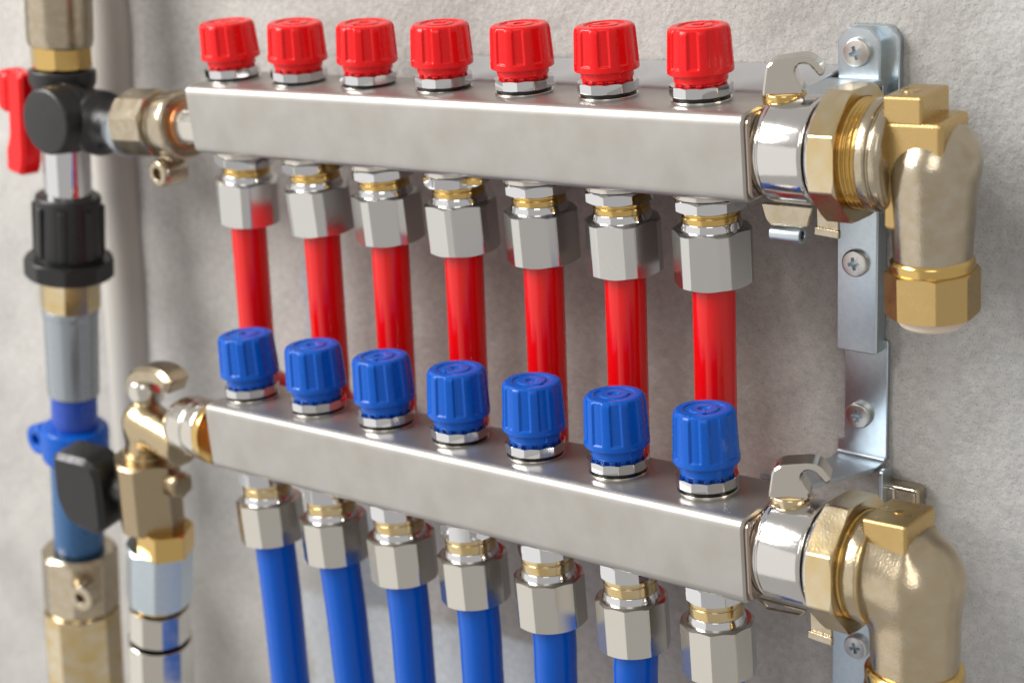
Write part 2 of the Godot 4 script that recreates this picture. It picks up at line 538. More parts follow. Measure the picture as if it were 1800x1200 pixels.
# ------------------------------------------------------------------ the setting
func build_wall() -> void:
	var st := SurfaceTool.new()
	st.begin(Mesh.PRIMITIVE_TRIANGLES)
	var low := FastNoiseLite.new()
	low.seed = 5
	low.frequency = 0.012
	low.fractal_octaves = 4
	var fine := FastNoiseLite.new()
	fine.seed = 9
	fine.frequency = 0.055
	fine.fractal_octaves = 4
	fine.domain_warp_enabled = true
	fine.domain_warp_amplitude = 18
	var tone := FastNoiseLite.new()
	tone.seed = 15
	tone.frequency = 0.006
	tone.fractal_octaves = 5
	var x0 := -1150.0
	var x1 := 420.0
	var y0 := -760.0
	var y1 := 300.0
	var nx := 392
	var ny := 265
	for j in ny + 1:
		for i in nx + 1:
			var x := lerpf(x0, x1, float(i) / nx)
			var y := lerpf(y0, y1, float(j) / ny)
			var rough := smoothstep(-330.0, 60.0, x)
			var u := x * 0.8 + y * 0.6
			var v := y * 0.8 - x * 0.6
			var trowel := fine.get_noise_2d(u * 0.30 + 500.0, v * 0.8)
			var z := -78.0 + trowel * (0.35 + 0.75 * rough) + low.get_noise_2d(x, y) * 0.8 + fine.get_noise_2d(x, y * 0.6) * (0.12 + 0.5 * rough) - 0.6
			# stains, a brown tone with painted-in shade behind the pipes, and a lighter filled patch near the foot of the blue pipes
			var brown_shade := smoothstep(70.0, -40.0, x) * smoothstep(-330.0, -180.0, x) * smoothstep(10.0, -60.0, y) * (0.6 + 0.5 * tone.get_noise_2d(x * 2.0, y))
			var c := Color(0.475, 0.46, 0.44).lerp(Color(0.39, 0.335, 0.295), clampf(brown_shade, 0, 1) * 0.6)
			c = c.lerp(Color(0.485, 0.49, 0.49), 0.7 * smoothstep(60.0, 110.0, x))
			c *= 1.0 + 0.20 * tone.get_noise_2d(x, y) + 0.10 * fine.get_noise_2d(u * 0.2, v * 0.7)
			var edge := tone.get_noise_2d(x * 4.0, y * 4.0) * 9.0
			var slate := smoothstep(-352.0, -346.0, x + edge) * smoothstep(-262.0, -268.0, x + edge) * smoothstep(-345.0, -341.0, y + edge * 0.3) * smoothstep(-262.0, -290.0, y)
			c = c.lerp(Color(0.27, 0.295, 0.335), slate * 0.75)
			var fill := smoothstep(-338.0, -343.0, y + edge * 0.4 - (x + 260.0) * 0.07) * smoothstep(-390.0, -382.0, x + edge) * smoothstep(-176.0, -180.0, x + edge * 0.3)
			c = c.lerp(Color(0.585, 0.615, 0.64), fill * 0.9)
			var streak := smoothstep(4.5, 2.0, absf(x + 336.0 + (y + 140.0) * -0.1)) * smoothstep(-205.0, -180.0, y) * smoothstep(-100.0, -125.0, y)
			c = c.lerp(Color(0.36, 0.42, 0.50), streak * 0.7)
			c.a = 1.0
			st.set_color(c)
			st.add_vertex(Vector3(x, y, z) * MM)
	for j in ny:
		for i in nx:
			var a := j * (nx + 1) + i
			var b := a + 1
			var d := a + nx + 1
			for k in [a, d, b, b, d, d + 1]:
				st.add_index(k)
	st.generate_normals()
	var o := MeshInstance3D.new()
	o.name = "plaster_wall"
	o.mesh = st.commit()
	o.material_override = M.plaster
	o.set_meta("kind", "structure")
	o.set_meta("label", "rough grey plaster wall carrying both manifolds")
	o.set_meta("category", "wall")
	add_child(o)
	# the masonry behind the plaster gives the wall its thickness
	var back := MeshInstance3D.new()
	back.name = "wall_core"
	back.mesh = rbox(Vector3(x1 - x0 - 2, y1 - y0 - 2, 90), 1.0).done()
	back.material_override = M.painted_pipe
	o.add_child(back)
	back.position = Vector3((x0 + x1) / 2, (y0 + y1) / 2, -78.0 - 49.0) * MM
	var p := thing("wall_pipe", "thick grey plastered pipe running up the wall behind the black ball valve", "pipe")
	part(p, "tube", tube([Vector3(-481, 160, -79), Vector3(-486, 53, -79), Vector3(-510, -67, -79), Vector3(-522, -140, -79), Vector3(-535, -213, -79), Vector3(-550, -300, -79), Vector3(-579, -500, -79), Vector3(-594, -700, -79)], 17.5), M.painted_pipe)

# ------------------------------------------------------------------ manifold bars
func manifold(frame: Transform3D, xl: float, xr: float, label: String) -> void:
	var t := thing("manifold_bar", label, "manifold", frame, "steel manifold bars")
	var h := 37.2
	var d := 47.0
	var poly := soften([Vector2(0, 0), Vector2(0, -h), Vector2(-d, -h), Vector2(-d, 0)], 5.0, true)
	# in the profile, x is depth (z) and y is height; turned so that the length runs along x
	var q := []
	for v in poly:
		q.append(Vector2(-v.x - d / 2, v.y + h / 2))
	var turn := Basis(Vector3.UP, PI / 2)
	part(t, "bar", prism(q, xr - xl, 0.9).done(), M.steel, Transform3D(turn, Vector3((xl + xr) / 2, -h / 2, -d / 2)))
	for e in [[xl, -1.0], [xr, 1.0]]:
		var inset := []
		for v in q:
			inset.append(v * 0.93)
		part(t, "end_cap", prism(inset, 2.4, 0.7).done(), M.end_steel, Transform3D(turn, Vector3(e[0] + e[1] * 0.6, -h / 2, -d / 2)))

# ------------------------------------------------------------------ valve knobs
func make_knob(called: String, label: String, group: String, cap: Material, tall: float, wide: float) -> Node3D:
	var t := thing(called, label, "valve knob", Transform3D(), group)
	part(t, "flange", ring(8.0, 13.0, -0.3, 0.7, 0.25), M.nickel)
	part(t, "gasket", ring(8.0, 12.2, 0.7, 2.4, 0.4), M.rubber)
	part(t, "collar_nut", spanner_nut(even(12), 13.5, 2.4, 6.8, 0.965, 8.0, 0.6, 0.03), M.chrome)
	part(t, "spindle", disc(9.3, 6.5, 9.5, 0.3), M.dark_gap)
	var y := 8.0
	var teeth := []
	for k in [[10.7, 6.9, 1.0], [10.9, 6.95, 1.0], [10.9, 8.5, 1.0], [9.0, 8.6, 0.0]]:
		teeth.append(Vector3(k[0], k[1], k[2]))
	part(t, "slotted_ring", fluted(teeth, 14, 0.4, 0.9, 168), cap)
	y = 7.9
	var nk := 3.6 + (tall - 31.0) * 0.25
	var top := tall
	var b := y + nk
	var w := wide
	var p := [
		Vector3(9.0, y + 0.05, 0), Vector3(w - 3.3, y, 0), Vector3(w - 2.85, y + 0.1, 0), Vector3(w - 2.65, y + 0.4, 0), Vector3(w - 2.6, y + 0.9, 0), Vector3(w - 2.55, b - 0.5, 0), Vector3(w - 2.5, b - 0.12, 0), Vector3(w - 2.35, b - 0.02, 0), Vector3(w - 2.0, b, 0), Vector3(w - 0.7, b, 0), Vector3(w - 0.3, b + 0.06, 0), Vector3(w - 0.08, b + 0.28, 0), Vector3(w, b + 0.7, 0),
		Vector3(w - 0.02, b + 2.6, 0), Vector3(w - 0.04, b + 2.9, 0.25), Vector3(w - 0.07, b + 3.3, 0.85), Vector3(w - 0.1, b + 3.7, 1.0),
	]
	var span := top - 3.2 - (b + 3.7)
	for k in range(1, 7):
		p.append(Vector3(w - 0.1 - 0.7 * k / 6.0, b + 3.7 + span * k / 6.0, 1.0))
	p.append_array([Vector3(w - 0.85, top - 2.7, 1.0), Vector3(w - 0.95, top - 2.2, 0.9), Vector3(w - 1.15, top - 1.5, 0.6), Vector3(w - 1.5, top - 0.85, 0.25), Vector3(w - 2.0, top - 0.4, 0.05), Vector3(w - 2.6, top - 0.12, 0), Vector3(w - 3.4, top, 0)])
	for k in [[9.2, 0.0], [8.9, -0.05], [8.6, -0.5], [8.3, -0.6], [7.0, -0.6], [6.3, -0.55], [6.0, -0.1], [5.8, 0.0], [3.2, 0.02], [2.9, -0.05], [2.2, -0.7], [1.2, -1.0], [0.05, -1.05]]:
		p.append(Vector3(k[0], top + k[1], 0))
	part(t, "knob_cap", fluted(p, 10, 0.52, 0.8), cap)
	part(t, "pointer", rbox(Vector3(4.6, 0.6, 1.5), 0.25).done(), cap, Transform3D(Basis(), Vector3(4.4, top - 0.1, 0)))
	return t

# ------------------------------------------------------------------ pipe fittings and pipes
func make_fitting(label: String, group: String, drop: float, facets: Array, rad: float, mat: Material, thread: Material, nut_tall: float, plate: float) -> Node3D:
	var t := thing("pipe_fitting", label, "pipe fitting", Transform3D(), group)
	var ny := -drop + nut_tall
	var low := ny + 3.0
	var mid := low + (5.4 if plate > 0.9 else 7.0)
	part(t, "flange", lathe([Vector2(0, 0), Vector2(rad * plate * 0.9, 0), Vector2(rad * plate * 0.96, -3.4), Vector2(rad * plate * 0.84, -4.2), Vector2(0, -4.2)], 0.5).done(), M.nickel)
	part(t, "adapter_nut", spanner_nut(even(8), rad * plate * 0.97, mid, -4.2, 0.9, 6.0), M.chrome)
	part(t, "thread_ring", lathe([Vector2(6, mid + 0.2), Vector2(rad * 0.71, mid + 0.2), Vector2(rad * 0.72, mid - 1.6), Vector2(rad * 0.695, mid - 1.8), Vector2(rad * 0.695, mid - 2.3), Vector2(rad * 0.72, mid - 2.5), Vector2(rad * 0.72, low), Vector2(6, low)], 0.25).done(), thread)
	part(t, "dome_ring", lathe([Vector2(6, ny + 3.4), Vector2(rad * 0.70, ny + 3.4), Vector2(rad * 0.735, ny + 3.2), Vector2(rad * 0.79, ny - 0.5), Vector2(6, ny - 0.5)], 0.5).done(), M.chrome)
	part(t, "stem", disc(rad * 0.6, ny, -14.0, 0.2), M.dark_gap)
	part(t, "compression_nut", spanner_nut(facets, rad, -drop, ny, 0.895, rad * 0.6, 0.62, 0.045), mat)
	return t

func make_pipe(label: String, group: String, points: Array, rad: float, mat: Material) -> void:
	var t := thing("heating_pipe", label, "pipe", Transform3D(Basis(), points[0]), group)
	var q := []
	for p in points:
		q.append(p - points[0])
	part(t, "tube", tube(q, rad, 40, 60), mat)

# ------------------------------------------------------------------ fittings on the elbow end
func union(frame: Transform3D, xr: float, label: String) -> void:
	var c := frame * Transform3D(along_x, Vector3(xr, -18.6, -23.5))
	var t := thing("union_coupling", label, "pipe coupling", c, "union couplings between bar and elbow")
	part(t, "weld_ring", lathe([Vector2(10, 0.5), Vector2(19.6, 0.5), Vector2(20.6, 1.6), Vector2(20.9, 3.0), Vector2(10, 3.0)], 0.5, 72).done(), M.nickel)
	part(t, "barrel", lathe([Vector2(10, 2.6), Vector2(21.2, 2.6), Vector2(21.8, 3.4), Vector2(21.3, 4.4), Vector2(22.1, 5.2), Vector2(22.1, 23.0), Vector2(21.2, 24.2), Vector2(10, 24.2)], 0.5, 96).done(), M.barrel_chrome)
	part(t, "seal", ring(10, 20.6, 24.2, 26.6, 0.3), M.dark_gap)
	part(t, "rim", lathe([Vector2(10, 26.0), Vector2(22.6, 26.0), Vector2(24.2, 27.2), Vector2(25.0, 30.4), Vector2(10, 30.4)], 0.6, 72).done(), M.barrel_chrome)
	part(t, "union_nut", spanner_nut(even(8), 28.4, 29.4, 40.6, 0.945, 22.5, 0.55, 0.03), M.half_brass, Transform3D(Basis(Vector3.UP, 0.35), Vector3.ZERO))
	var th := [Vector2(10, 39.0), Vector2(22.3, 39.0)]
	for k in 4:
		th.append_array([Vector2(22.3, 41.0 + k * 1.9), Vector2(21.4, 41.6 + k * 1.9), Vector2(21.4, 42.0 + k * 1.9), Vector2(22.3, 42.6 + k * 1.9)])
	th.append_array([Vector2(22.3, 49.0), Vector2(10, 49.0)])
	part(t, "thread_ring", lathe(th, 0.25, 72).done(), M.brass)

func vent(at: Transform3D, label: String, base_mat: Material) -> void:
	var t := thing("vent_key", label, "air vent", at, "air vent keys on the barrels")
	part(t, "base_ring", lathe([Vector2(0, -3), Vector2(8.6, -3), Vector2(9.0, 0.5), Vector2(8.8, 3.0), Vector2(0, 3.4)], 0.8).done(), base_mat)
	part(t, "key", prism(soften([Vector2(-8.4, 2.6), Vector2(8.2, 2.6), Vector2(8.0, 5.4), Vector2(5.6, 8.6), Vector2(4.8, 12.4), Vector2(6.6, 14.9), Vector2(10.2, 14.6), Vector2(14.6, 9.2), Vector2(16.8, 10.8), Vector2(12.6, 16.8), Vector2(8.6, 17.9), Vector2(-3.4, 16.8), Vector2(-6.4, 14.4)], 1.6, true), 12.4, 0.7).done(), M.nickel, Transform3D(Basis(Vector3.UP, 0.42), Vector3.ZERO))

func drain_clip(at: Transform3D, label: String, curled: bool) -> void:
	var t := thing("drain_clip", label, "clip", at, "clips under the barrels")
	var lip := -1.0 if curled else 5.0
	part(t, "plate", prism(soften([Vector2(-11, 8), Vector2(13, 8), Vector2(10, lip), Vector2(-6, lip - 1.0), Vector2(-9, lip + 2.0)], 1.0, true), 2.0, 0.4).done(), M.cast_nickel)
	if curled:
		part(t, "curl", ring(1.9, 3.6, -6.5, 7.5, 0.4, 40), M.zinc, Transform3D(along_x, Vector3(1, -4, 1.5)))
	part(t, "web", rbox(Vector3(9.6, 12, 1.6), 0.5).done(), M.cast_nickel, Transform3D(Basis(), Vector3(20, 4.4, 1.0)))
	part(t, "tab", rbox(Vector3(11, 3.6, 2.2), 0.6).done(), M.cast_nickel, Transform3D(Basis(Vector3(0, 0, 1), -0.08), Vector3(20, -1.5, 2)))

func elbow_upper() -> void:
	var t := thing("pipe_elbow", "brass and nickel elbow with square boss, its brass nut hanging free before the wall", "pipe elbow", bar_upper * Transform3D(Basis(), Vector3(99, -18.6, -23.5)), "cast pipe elbows")
	part(t, "neck", lathe([Vector2(10, -23), Vector2(21.4, -23), Vector2(22.6, -21), Vector2(22.6, -17.6), Vector2(21.4, -17.0), Vector2(21.4, -16.4), Vector2(22.3, -15.6), Vector2(22.0, -12.6), Vector2(20.6, -11.4), Vector2(12.6, -11.2), Vector2(8, 0)], 0.8, 80).done(), M.cast_nickel, Transform3D(along_x, Vector3.ZERO))
	var body := func(p: Vector3) -> float:
		var d := rod(p, Vector3(0, -44, 0), Vector3(0.6, -6, 0), 15.0, 17.2)
		d = smin(d, p.distance_to(Vector3(1.4, 0.0, -4.0)) - 15.2, 6.0)
		return maxf(d, -41.0 - p.y)
	part(t, "body", cast_shape(body, Vector3(-22, -45, -26), Vector3(24, 20, 22), 1.5), M.cast_nickel)
	part(t, "gusset", rbox(Vector3(24.4, 43, 26.0), 2.2).done(), M.cast_brass, Transform3D(Basis(), Vector3(-2.4, -5.4, -0.4)))
	part(t, "boss", rbox(Vector3(15.8, 11.0, 25.0), 1.2).done(), M.cast_brass, Transform3D(Basis(), Vector3(-6.0, 20.2, 0)))
	part(t, "boss_hole", disc(3.6, 0, 0.5, 0.3, 32), M.brass, Transform3D(Basis(), Vector3(-7.4, 25.5, 1)))
	part(t, "clamp_ring", lathe([Vector2(8, -39.0), Vector2(15.2, -39.0), Vector2(16.4, -40.4), Vector2(16.4, -46.0), Vector2(8, -46.0)], 0.6, 56).done(), M.brass)
	part(t, "clamp_nut", spanner_nut([50, 40, 50, 40, 50, 40, 50, 40], 18.6, -62.4, -44.0, 0.93, 12.0, 0.5, 0.02), M.cast_brass, Transform3D(Basis(Vector3.UP, 0.5), Vector3.ZERO))
	part(t, "pipe_stub", lathe([Vector2(0, -61), Vector2(13.4, -61), Vector2(13.0, -66.6), Vector2(11.0, -68.0), Vector2(0, -67.8)], 0.8, 48).done(), M.white_pipe)

func elbow_lower() -> void:
	var t := thing("pipe_elbow", "brassy cast elbow with taller square boss, running down below the wall bracket", "pipe elbow", bar_lower * Transform3D(Basis(), Vector3(89, -18.6, -23.5)), "cast pipe elbows")
	part(t, "neck", lathe([Vector2(10, -18), Vector2(21.8, -18), Vector2(22.8, -15.6), Vector2(22.6, -11), Vector2(21.6, -10.0), Vector2(8, -9.6)], 0.9, 80).done(), M.cast_brassy, Transform3D(along_x, Vector3(-2, 0, 0)))
	var body := func(p: Vector3) -> float:
		var d := rod(p, Vector3(0, -46, 0), Vector3(1.0, -7, 0), 16.8, 17.8)
		d = smin(d, rod(p, Vector3(-22, 0, 0), Vector3(0, -1, 0), 20.5, 17.5), 7.0)
		d = smin(d, p.distance_to(Vector3(0.6, 0, -4.0)) - 15.6, 6.0)
		d = smin(d, slab(p - Vector3(-5.2, 9, -0.5), Vector3(9.6, 9, 12.0), 2.0), 5.0)
		return maxf(maxf(d, -40.0 - p.y), -16.0 - p.x)
	part(t, "body", cast_shape(body, Vector3(-26, -55, -26), Vector3(26, 24, 26), 1.5), M.cast_brassy)
	part(t, "boss", rbox(Vector3(18.6, 15.0, 25.0), 1.4).done(), M.cast_brass, Transform3D(Basis(), Vector3(-5.4, 17.6, 0)))
	part(t, "boss_hole", disc(2.2, 0, 0.5, 0.3, 32), M.brass, Transform3D(Basis(), Vector3(-5.0, 24.9, 0)))
	part(t, "clamp_ring", lathe([Vector2(8, -37.6), Vector2(17.6, -37.6), Vector2(19.2, -39.0), Vector2(19.2, -43.5), Vector2(18.0, -44.2), Vector2(19.4, -45.0), Vector2(19.4, -50.0), Vector2(8, -50.0)], 0.6, 56).done(), M.brass)
	part(t, "clamp_nut", spanner_nut([50, 40, 50, 40, 50, 40, 50, 40], 21.5, -73.0, -49.0, 0.93, 12.0, 0.5, 0.02), M.cast_brass)

# ------------------------------------------------------------------ wall bracket
func screw(parent: Node3D, at: Vector3, turn: float) -> void:
	var c := CSGCombiner3D.new()
	c.name = "screw"
	var k := 0
	while parent.has_node(NodePath(c.name)):
		k += 1
		c.name = "screw_%03d" % k
	parent.add_child(c)
	c.transform = mm(Transform3D(Basis(Vector3(0, 0, 1), turn), at))
	var head := CSGMesh3D.new()
	head.name = "head"
	head.mesh = lathe([Vector2(0, -1.5), Vector2(6.1, -1.5), Vector2(6.2, 1.6), Vector2(5.7, 2.6), Vector2(0, 2.9)], 0.6, 48, null, 1.0).done()
	head.basis = along_z
	head.material = M.screw_zinc
	c.add_child(head)
	for a in 2:
		var slot := CSGBox3D.new()
		slot.name = "slot"
		slot.size = Vector3(5.8, 1.7, 3.4) * MM
		slot.rotation.z = a * PI / 2
		slot.position.z = 2.2 * MM
		slot.operation = CSGShape3D.OPERATION_SUBTRACTION
		slot.material = M.zinc
		c.add_child(slot, true)
	var pit := CSGCylinder3D.new()
	pit.name = "pit"
	pit.radius = 1.35 * MM
	pit.height = 4.2 * MM
	pit.sides = 20
	pit.basis = along_z
	pit.position.z = 2.0 * MM
	pit.operation = CSGShape3D.OPERATION_SUBTRACTION
	pit.material = M.zinc
	c.add_child(pit)

func channel(width: float, top: float, bottom: float, depth: float, chamfer: float) -> ArrayMesh:
	# a folded sheet: flat face with two side flanges reaching back to the wall, corners cut at the top
	var sh := Shape.new()
	var h := width / 2
	var face := soften([Vector2(-h, bottom), Vector2(h, bottom), Vector2(h, top - chamfer), Vector2(h - chamfer, top), Vector2(-h + chamfer, top), Vector2(-h, top - chamfer)], 1.4, true)
	prism(face, depth, 0.7, 1.0, sh)
	return sh.done()

func brackets() -> void:
	var lean := Basis(Vector3(0, 0, 1), -0.036)
	var t := thing("wall_bracket", "zinc bracket channel with chamfered head and cross screws holding the upper bar", "bracket", Transform3D(lean, Vector3(46, 0, -78)), "zinc wall brackets")
	part(t, "back_plate", prism(soften([Vector2(-10.5, -30), Vector2(13.6, -30), Vector2(13.6, 19), Vector2(9, 24.4), Vector2(-8, 24.4), Vector2(-10.5, 20)], 2.0, true), 4.0, 0.5).done(), M.zinc, Transform3D(Basis(), Vector3(2.0, 0, 1.6)))
	part(t, "channel", channel(19.6, 24.0, -119.0, 9.0, 5.0), M.zinc, Transform3D(Basis(), Vector3(0, 0, 5.2)))
	part(t, "arm", strip([Vector2(0, -12), Vector2(0, 2.0), Vector2(10, 2.6), Vector2(42, -1.0)], 2.2, 25.0, 0.4, 3.0), M.zinc, Transform3D(Basis(Vector3.UP, -PI / 2), Vector3(-1, 0, 9)))
	screw(t, Vector3(-0.2, 13.8, 9.6), 0.35)
	screw(t, Vector3(-0.2, -77.5, 9.6), 0.2)
	var l := thing("wall_bracket", "flat zinc plate with one cross screw, bent forward to hold the lower bar", "bracket", Transform3D(lean, Vector3(43, -120, -78)), "zinc wall brackets")
	part(l, "plate", prism(soften([Vector2(-10.6, 6), Vector2(10.6, 6), Vector2(10.6, -52), Vector2(-10.6, -52)], 1.6, true), 2.4, 0.4).done(), M.zinc, Transform3D(Basis(), Vector3(0, 0, 1.4)))
	part(l, "arm", strip([Vector2(1.4, -46), Vector2(1.8, -53.0), Vector2(10, -53.6), Vector2(72, -38.0)], 2.2, 24.0, 0.4, 3.0), M.zinc, Transform3D(Basis(Vector3.UP, -PI / 2), Vector3(-2, 0, 0)))
	part(l, "side_flange", prism(soften([Vector2(0, 0), Vector2(11, 1.6), Vector2(11, -18), Vector2(0, -20)], 3.0, true), 2.0, 0.4).done(), M.zinc, Transform3D(Basis(Vector3.UP, -PI / 2), Vector3(12.6, -54.0, 1.2)))
	screw(l, Vector3(-2.6, -31.5, 3.2), 0.1)
	var f := thing("wall_bracket", "zinc foot plate on the wall behind the lower elbow, one screw showing", "bracket", Transform3D(lean, Vector3(32, -240, -78)), "zinc wall brackets")
	part(f, "plate", prism(soften([Vector2(-9.5, 40), Vector2(16, 40), Vector2(12, -120), Vector2(-9.5, -120)], 1.6, true), 3.0, 0.4).done(), M.zinc, Transform3D(Basis(), Vector3(0, 0, 1.4)))
	screw(f, Vector3(4.0, -31.5, 3.2), 0.25)
	var c := thing("anchor_block", "worn nickel block fixed to the wall beside the lower bracket", "wall anchor", Transform3D(Basis(), Vector3(60, -187, -74)))
	part(c, "block", rbox(Vector3(20, 13, 9), 2.4).done(), M.cast_nickel)
	part(c, "rib", rbox(Vector3(6, 11, 2.4), 0.9).done(), M.nickel, Transform3D(Basis(), Vector3(-4, 0, 4.6)))
	var r := thing("mounting_rail", "pale zinc rail lying along the wall behind the upper bar", "rail", bar_upper)
	part(r, "rail", strip([Vector2(-40, -12), Vector2(-42, 0.6), Vector2(-78, 4.0)], 1.6, 215.0, 0.4, 1.5), M.dull_zinc, Transform3D(Basis(Vector3.UP, -PI / 2), Vector3(-72, 0, 0)))

# ------------------------------------------------------------------ pipework at the far end
func far_end() -> void:
	var a := [Vector3(-467, 58, -28.6), Vector3(-472.4, 24.3, -26.4), Vector3(-473.6, 11.1, -25.6), Vector3(-477.3, -15.9, -23.9), Vector3(-479.8, -37.4, -22.6), Vector3(-485.5, -70.3, -20.6), Vector3(-492.6, -106.1, -18.6), Vector3(-496.1, -123.4, -17.6), Vector3(-500.3, -144.2, -16.4), Vector3(-510.9, -205.3, -13.1), Vector3(-515.0, -228.2, -11.9), Vector3(-519.8, -253.6, -10.6), Vector3(-531.5, -319.4, -7.3), Vector3(-539.7, -367.3, -5.0), Vector3(-549.8, -438.0, -1.8)]
	# metal pipe above the valve
	var t := thing("metal_pipe", "dull metal pipe end above the black ball valve", "pipe", stand(a[1], a[0]))
	part(t, "sleeve", lathe([Vector2(0, 0), Vector2(19.4, 0), Vector2(20.2, 5), Vector2(20.2, 130), Vector2(0, 130)], 1.5).done(), M.cast_nickel)
	t = thing("brass_nut", "bright yellow brass nut between metal pipe and black valve", "nut", stand(a[2], a[1]))
	part(t, "nut", spanner_nut(even(8), 18.6, 0, 13.6, 0.94, 8.0), M.brass)
	part(t, "washer", ring(8, 17.6, 13.4, 15.2, 0.4), M.dark_gap)
	# ball valve
	var v := thing("ball_valve", "black plastic ball valve with round cap and red handle", "valve", stand(a[4], a[2]))
	part(v, "body", lathe([Vector2(0, 0), Vector2(15, 0), Vector2(18, 5), Vector2(18.5, 12), Vector2(18.5, 36), Vector2(20.5, 40), Vector2(20.5, 48), Vector2(0, 48)], 1.5).done(), M.black_plastic)
	part(v, "ridge", ring(10, 20.5, 27, 30, 0.5), M.black_plastic)
	var fw := Basis(Vector3(0, 1, 0), 0.12) * along_z
	part(v, "cap", lathe([Vector2(0, 14), Vector2(20.5, 14), Vector2(21.5, 22), Vector2(20.8, 23), Vector2(20.8, 28), Vector2(20.0, 37.4), Vector2(18.6, 38.6), Vector2(0, 38.8)], 0.9, 64).done(), M.black_plastic, Transform3D(fw, Vector3(19, 22, -8)))
	part(v, "outlet", lathe([Vector2(0, 12), Vector2(19, 12), Vector2(20, 16), Vector2(20, 26), Vector2(15, 31), Vector2(13.2, 36), Vector2(12.4, 56), Vector2(0, 56)], 1.2).done(), M.black_plastic, Transform3D(along_x, Vector3(14, 20, 0)))
	part(v, "outlet_collar", lathe([Vector2(8, 44), Vector2(13.0, 44), Vector2(16.0, 52), Vector2(16.0, 58), Vector2(8, 58)], 0.8).done(), M.grey_tube, Transform3D(along_x, Vector3(12, 20, 0)))
	var hb := part(v, "handle", prism(soften([Vector2(-8, 32), Vector2(8, 32), Vector2(8, -24), Vector2(5, -34), Vector2(-12, -34), Vector2(-12, -18), Vector2(-8, -10)], 3.5, true), 15.0, 2.2).done(), M.red_cap, Transform3D(Basis(Vector3(0, 0, 1), -0.05), Vector3(-32, 11, 8)))
	var stem := MeshInstance3D.new()
	stem.name = "knuckle"
	stem.mesh = rbox(Vector3(15, 28, 20), 6.0).done()
	stem.material_override = M.red_cap
	hb.add_child(stem)
	stem.position = Vector3(-12, 18, -1) * MM
	var stm := MeshInstance3D.new()
	stm.name = "stem"
	stm.mesh = lathe([Vector2(0, -4), Vector2(8, -4), Vector2(8, 40), Vector2(0, 40)], 1.0, 32).done()
	stm.material_override = M.black_plastic
	hb.add_child(stm)
	stm.transform = mm(Transform3D(along_x, Vector3(4, 6, -8)))
	# nickel coupling between valve and bar
	t = thing("inlet_coupling", "ringed nickel coupling joining the black valve to the upper bar", "pipe coupling", Transform3D(along_x, Vector3(-404, -21.0, -24)))
	part(t, "nut", spanner_nut(even(10), 20.5, 0, 28, 0.93, 10.0, 0.5), M.cast_nickel)
	part(t, "ring", lathe([Vector2(8, 27), Vector2(17.6, 27), Vector2(18.2, 34), Vector2(19.4, 36), Vector2(20.0, 46), Vector2(18.6, 49), Vector2(8, 49)], 1.0, 64).done(), M.cast_nickel)
	part(t, "copper_ring", lathe([Vector2(6, 48), Vector2(14.2, 48), Vector2(14.2, 53), Vector2(6, 53)], 0.6).done(), M.copper)
	part(t, "bar_nipple", disc(13.4, 52, 94, 0.5), M.nickel)
	t = thing("drain_plug", "small nickel drain plug with dark bore under the inlet coupling", "plug", Transform3D(along_z, Vector3(-374, -48, -28)))
	part(t, "barrel", lathe([Vector2(3.4, 0), Vector2(8.2, 0), Vector2(8.4, 14), Vector2(7.2, 17), Vector2(3.6, 17.2), Vector2(3.4, 8), Vector2(0, 8)], 0.8, 40).done(), M.cast_nickel)
	part(t, "lug", rbox(Vector3(12, 10, 16), 2.5).done(), M.cast_nickel, Transform3D(Basis(), Vector3(0, 6, -8)))
	# clear tube and black union
	t = thing("metal_nipple", "short shiny metal nipple below the black ball valve", "pipe", stand(a[5], a[4]))
	part(t, "tube", disc(14.6, -4, 36, 0.5), M.chrome)
	t = thing("pipe_union", "black ribbed plastic union with a wide flange", "pipe union", stand(a[7], a[5]))
	part(t, "body", lathe([Vector2(0, 10), Vector2(20.8, 10), Vector2(21.4, 14), Vector2(20.6, 54), Vector2(19.6, 55.4), Vector2(0, 55.4)], 1.0).done(), M.black_plastic)
	for k in 8:
		part(t, "rib", rbox(Vector3(5.0, 34, 4.0), 1.2).done(), M.black_plastic, Transform3D(Basis(Vector3.UP, TAU * k / 8), Vector3.ZERO) * Transform3D(Basis(), Vector3(0, 33, 20.8)))
	part(t, "flange", spanner_nut(even(9), 29.0, 1.5, 14.0, 0.93, 8.0, 0.8, 0.05), M.black_plastic)
	t = thing("brass_nut", "pale brass nut under the black ribbed union", "nut", stand(a[8], a[7]))
	part(t, "nut", spanner_nut(even(8), 19.6, 0, 20.5, 0.94, 8.0), M.half_brass)
	t = thing("grey_tube", "grey plastic tube hanging under the pale brass nut", "tube", stand(a[9], a[8]))
	part(t, "tube", lathe([Vector2(0, 0), Vector2(17.0, 0), Vector2(17.8, 56), Vector2(18.4, 58), Vector2(18.4, 62), Vector2(0, 62)], 0.8).done(), M.grey_tube)
	t = thing("blue_sleeve", "flat blue sleeve between grey tube and hose clip", "sleeve", stand(a[10], a[9]))
	part(t, "sleeve", disc(15.2, -2, 22.6, 0.6), M.blue_sleeve)
	t = thing("hose_clip", "bright blue plastic hose clip with side lug", "clip", stand(a[11], a[10]))
	part(t, "band", lathe([Vector2(8, 0), Vector2(21, 0), Vector2(22.5, 4), Vector2(22.5, 22), Vector2(21, 25), Vector2(8, 25)], 1.5).done(), M.blue_cap)
	part(t, "lug", ring(4.2, 10.5, -7, 9, 1.5, 36), M.blue_cap, Transform3D(along_z * Basis(Vector3.UP, 0.3), Vector3(-22, 11, 8)))
	t = thing("teal_sleeve", "dull teal blue hose below the bright blue clip", "hose", stand(a[12], a[11]))
	part(t, "tube", disc(17.2, -2, 67, 0.6), M.teal_sleeve)
	t = thing("nickel_nut", "big rounded nickel nut under the teal hose", "nut", stand(a[13], a[12]))
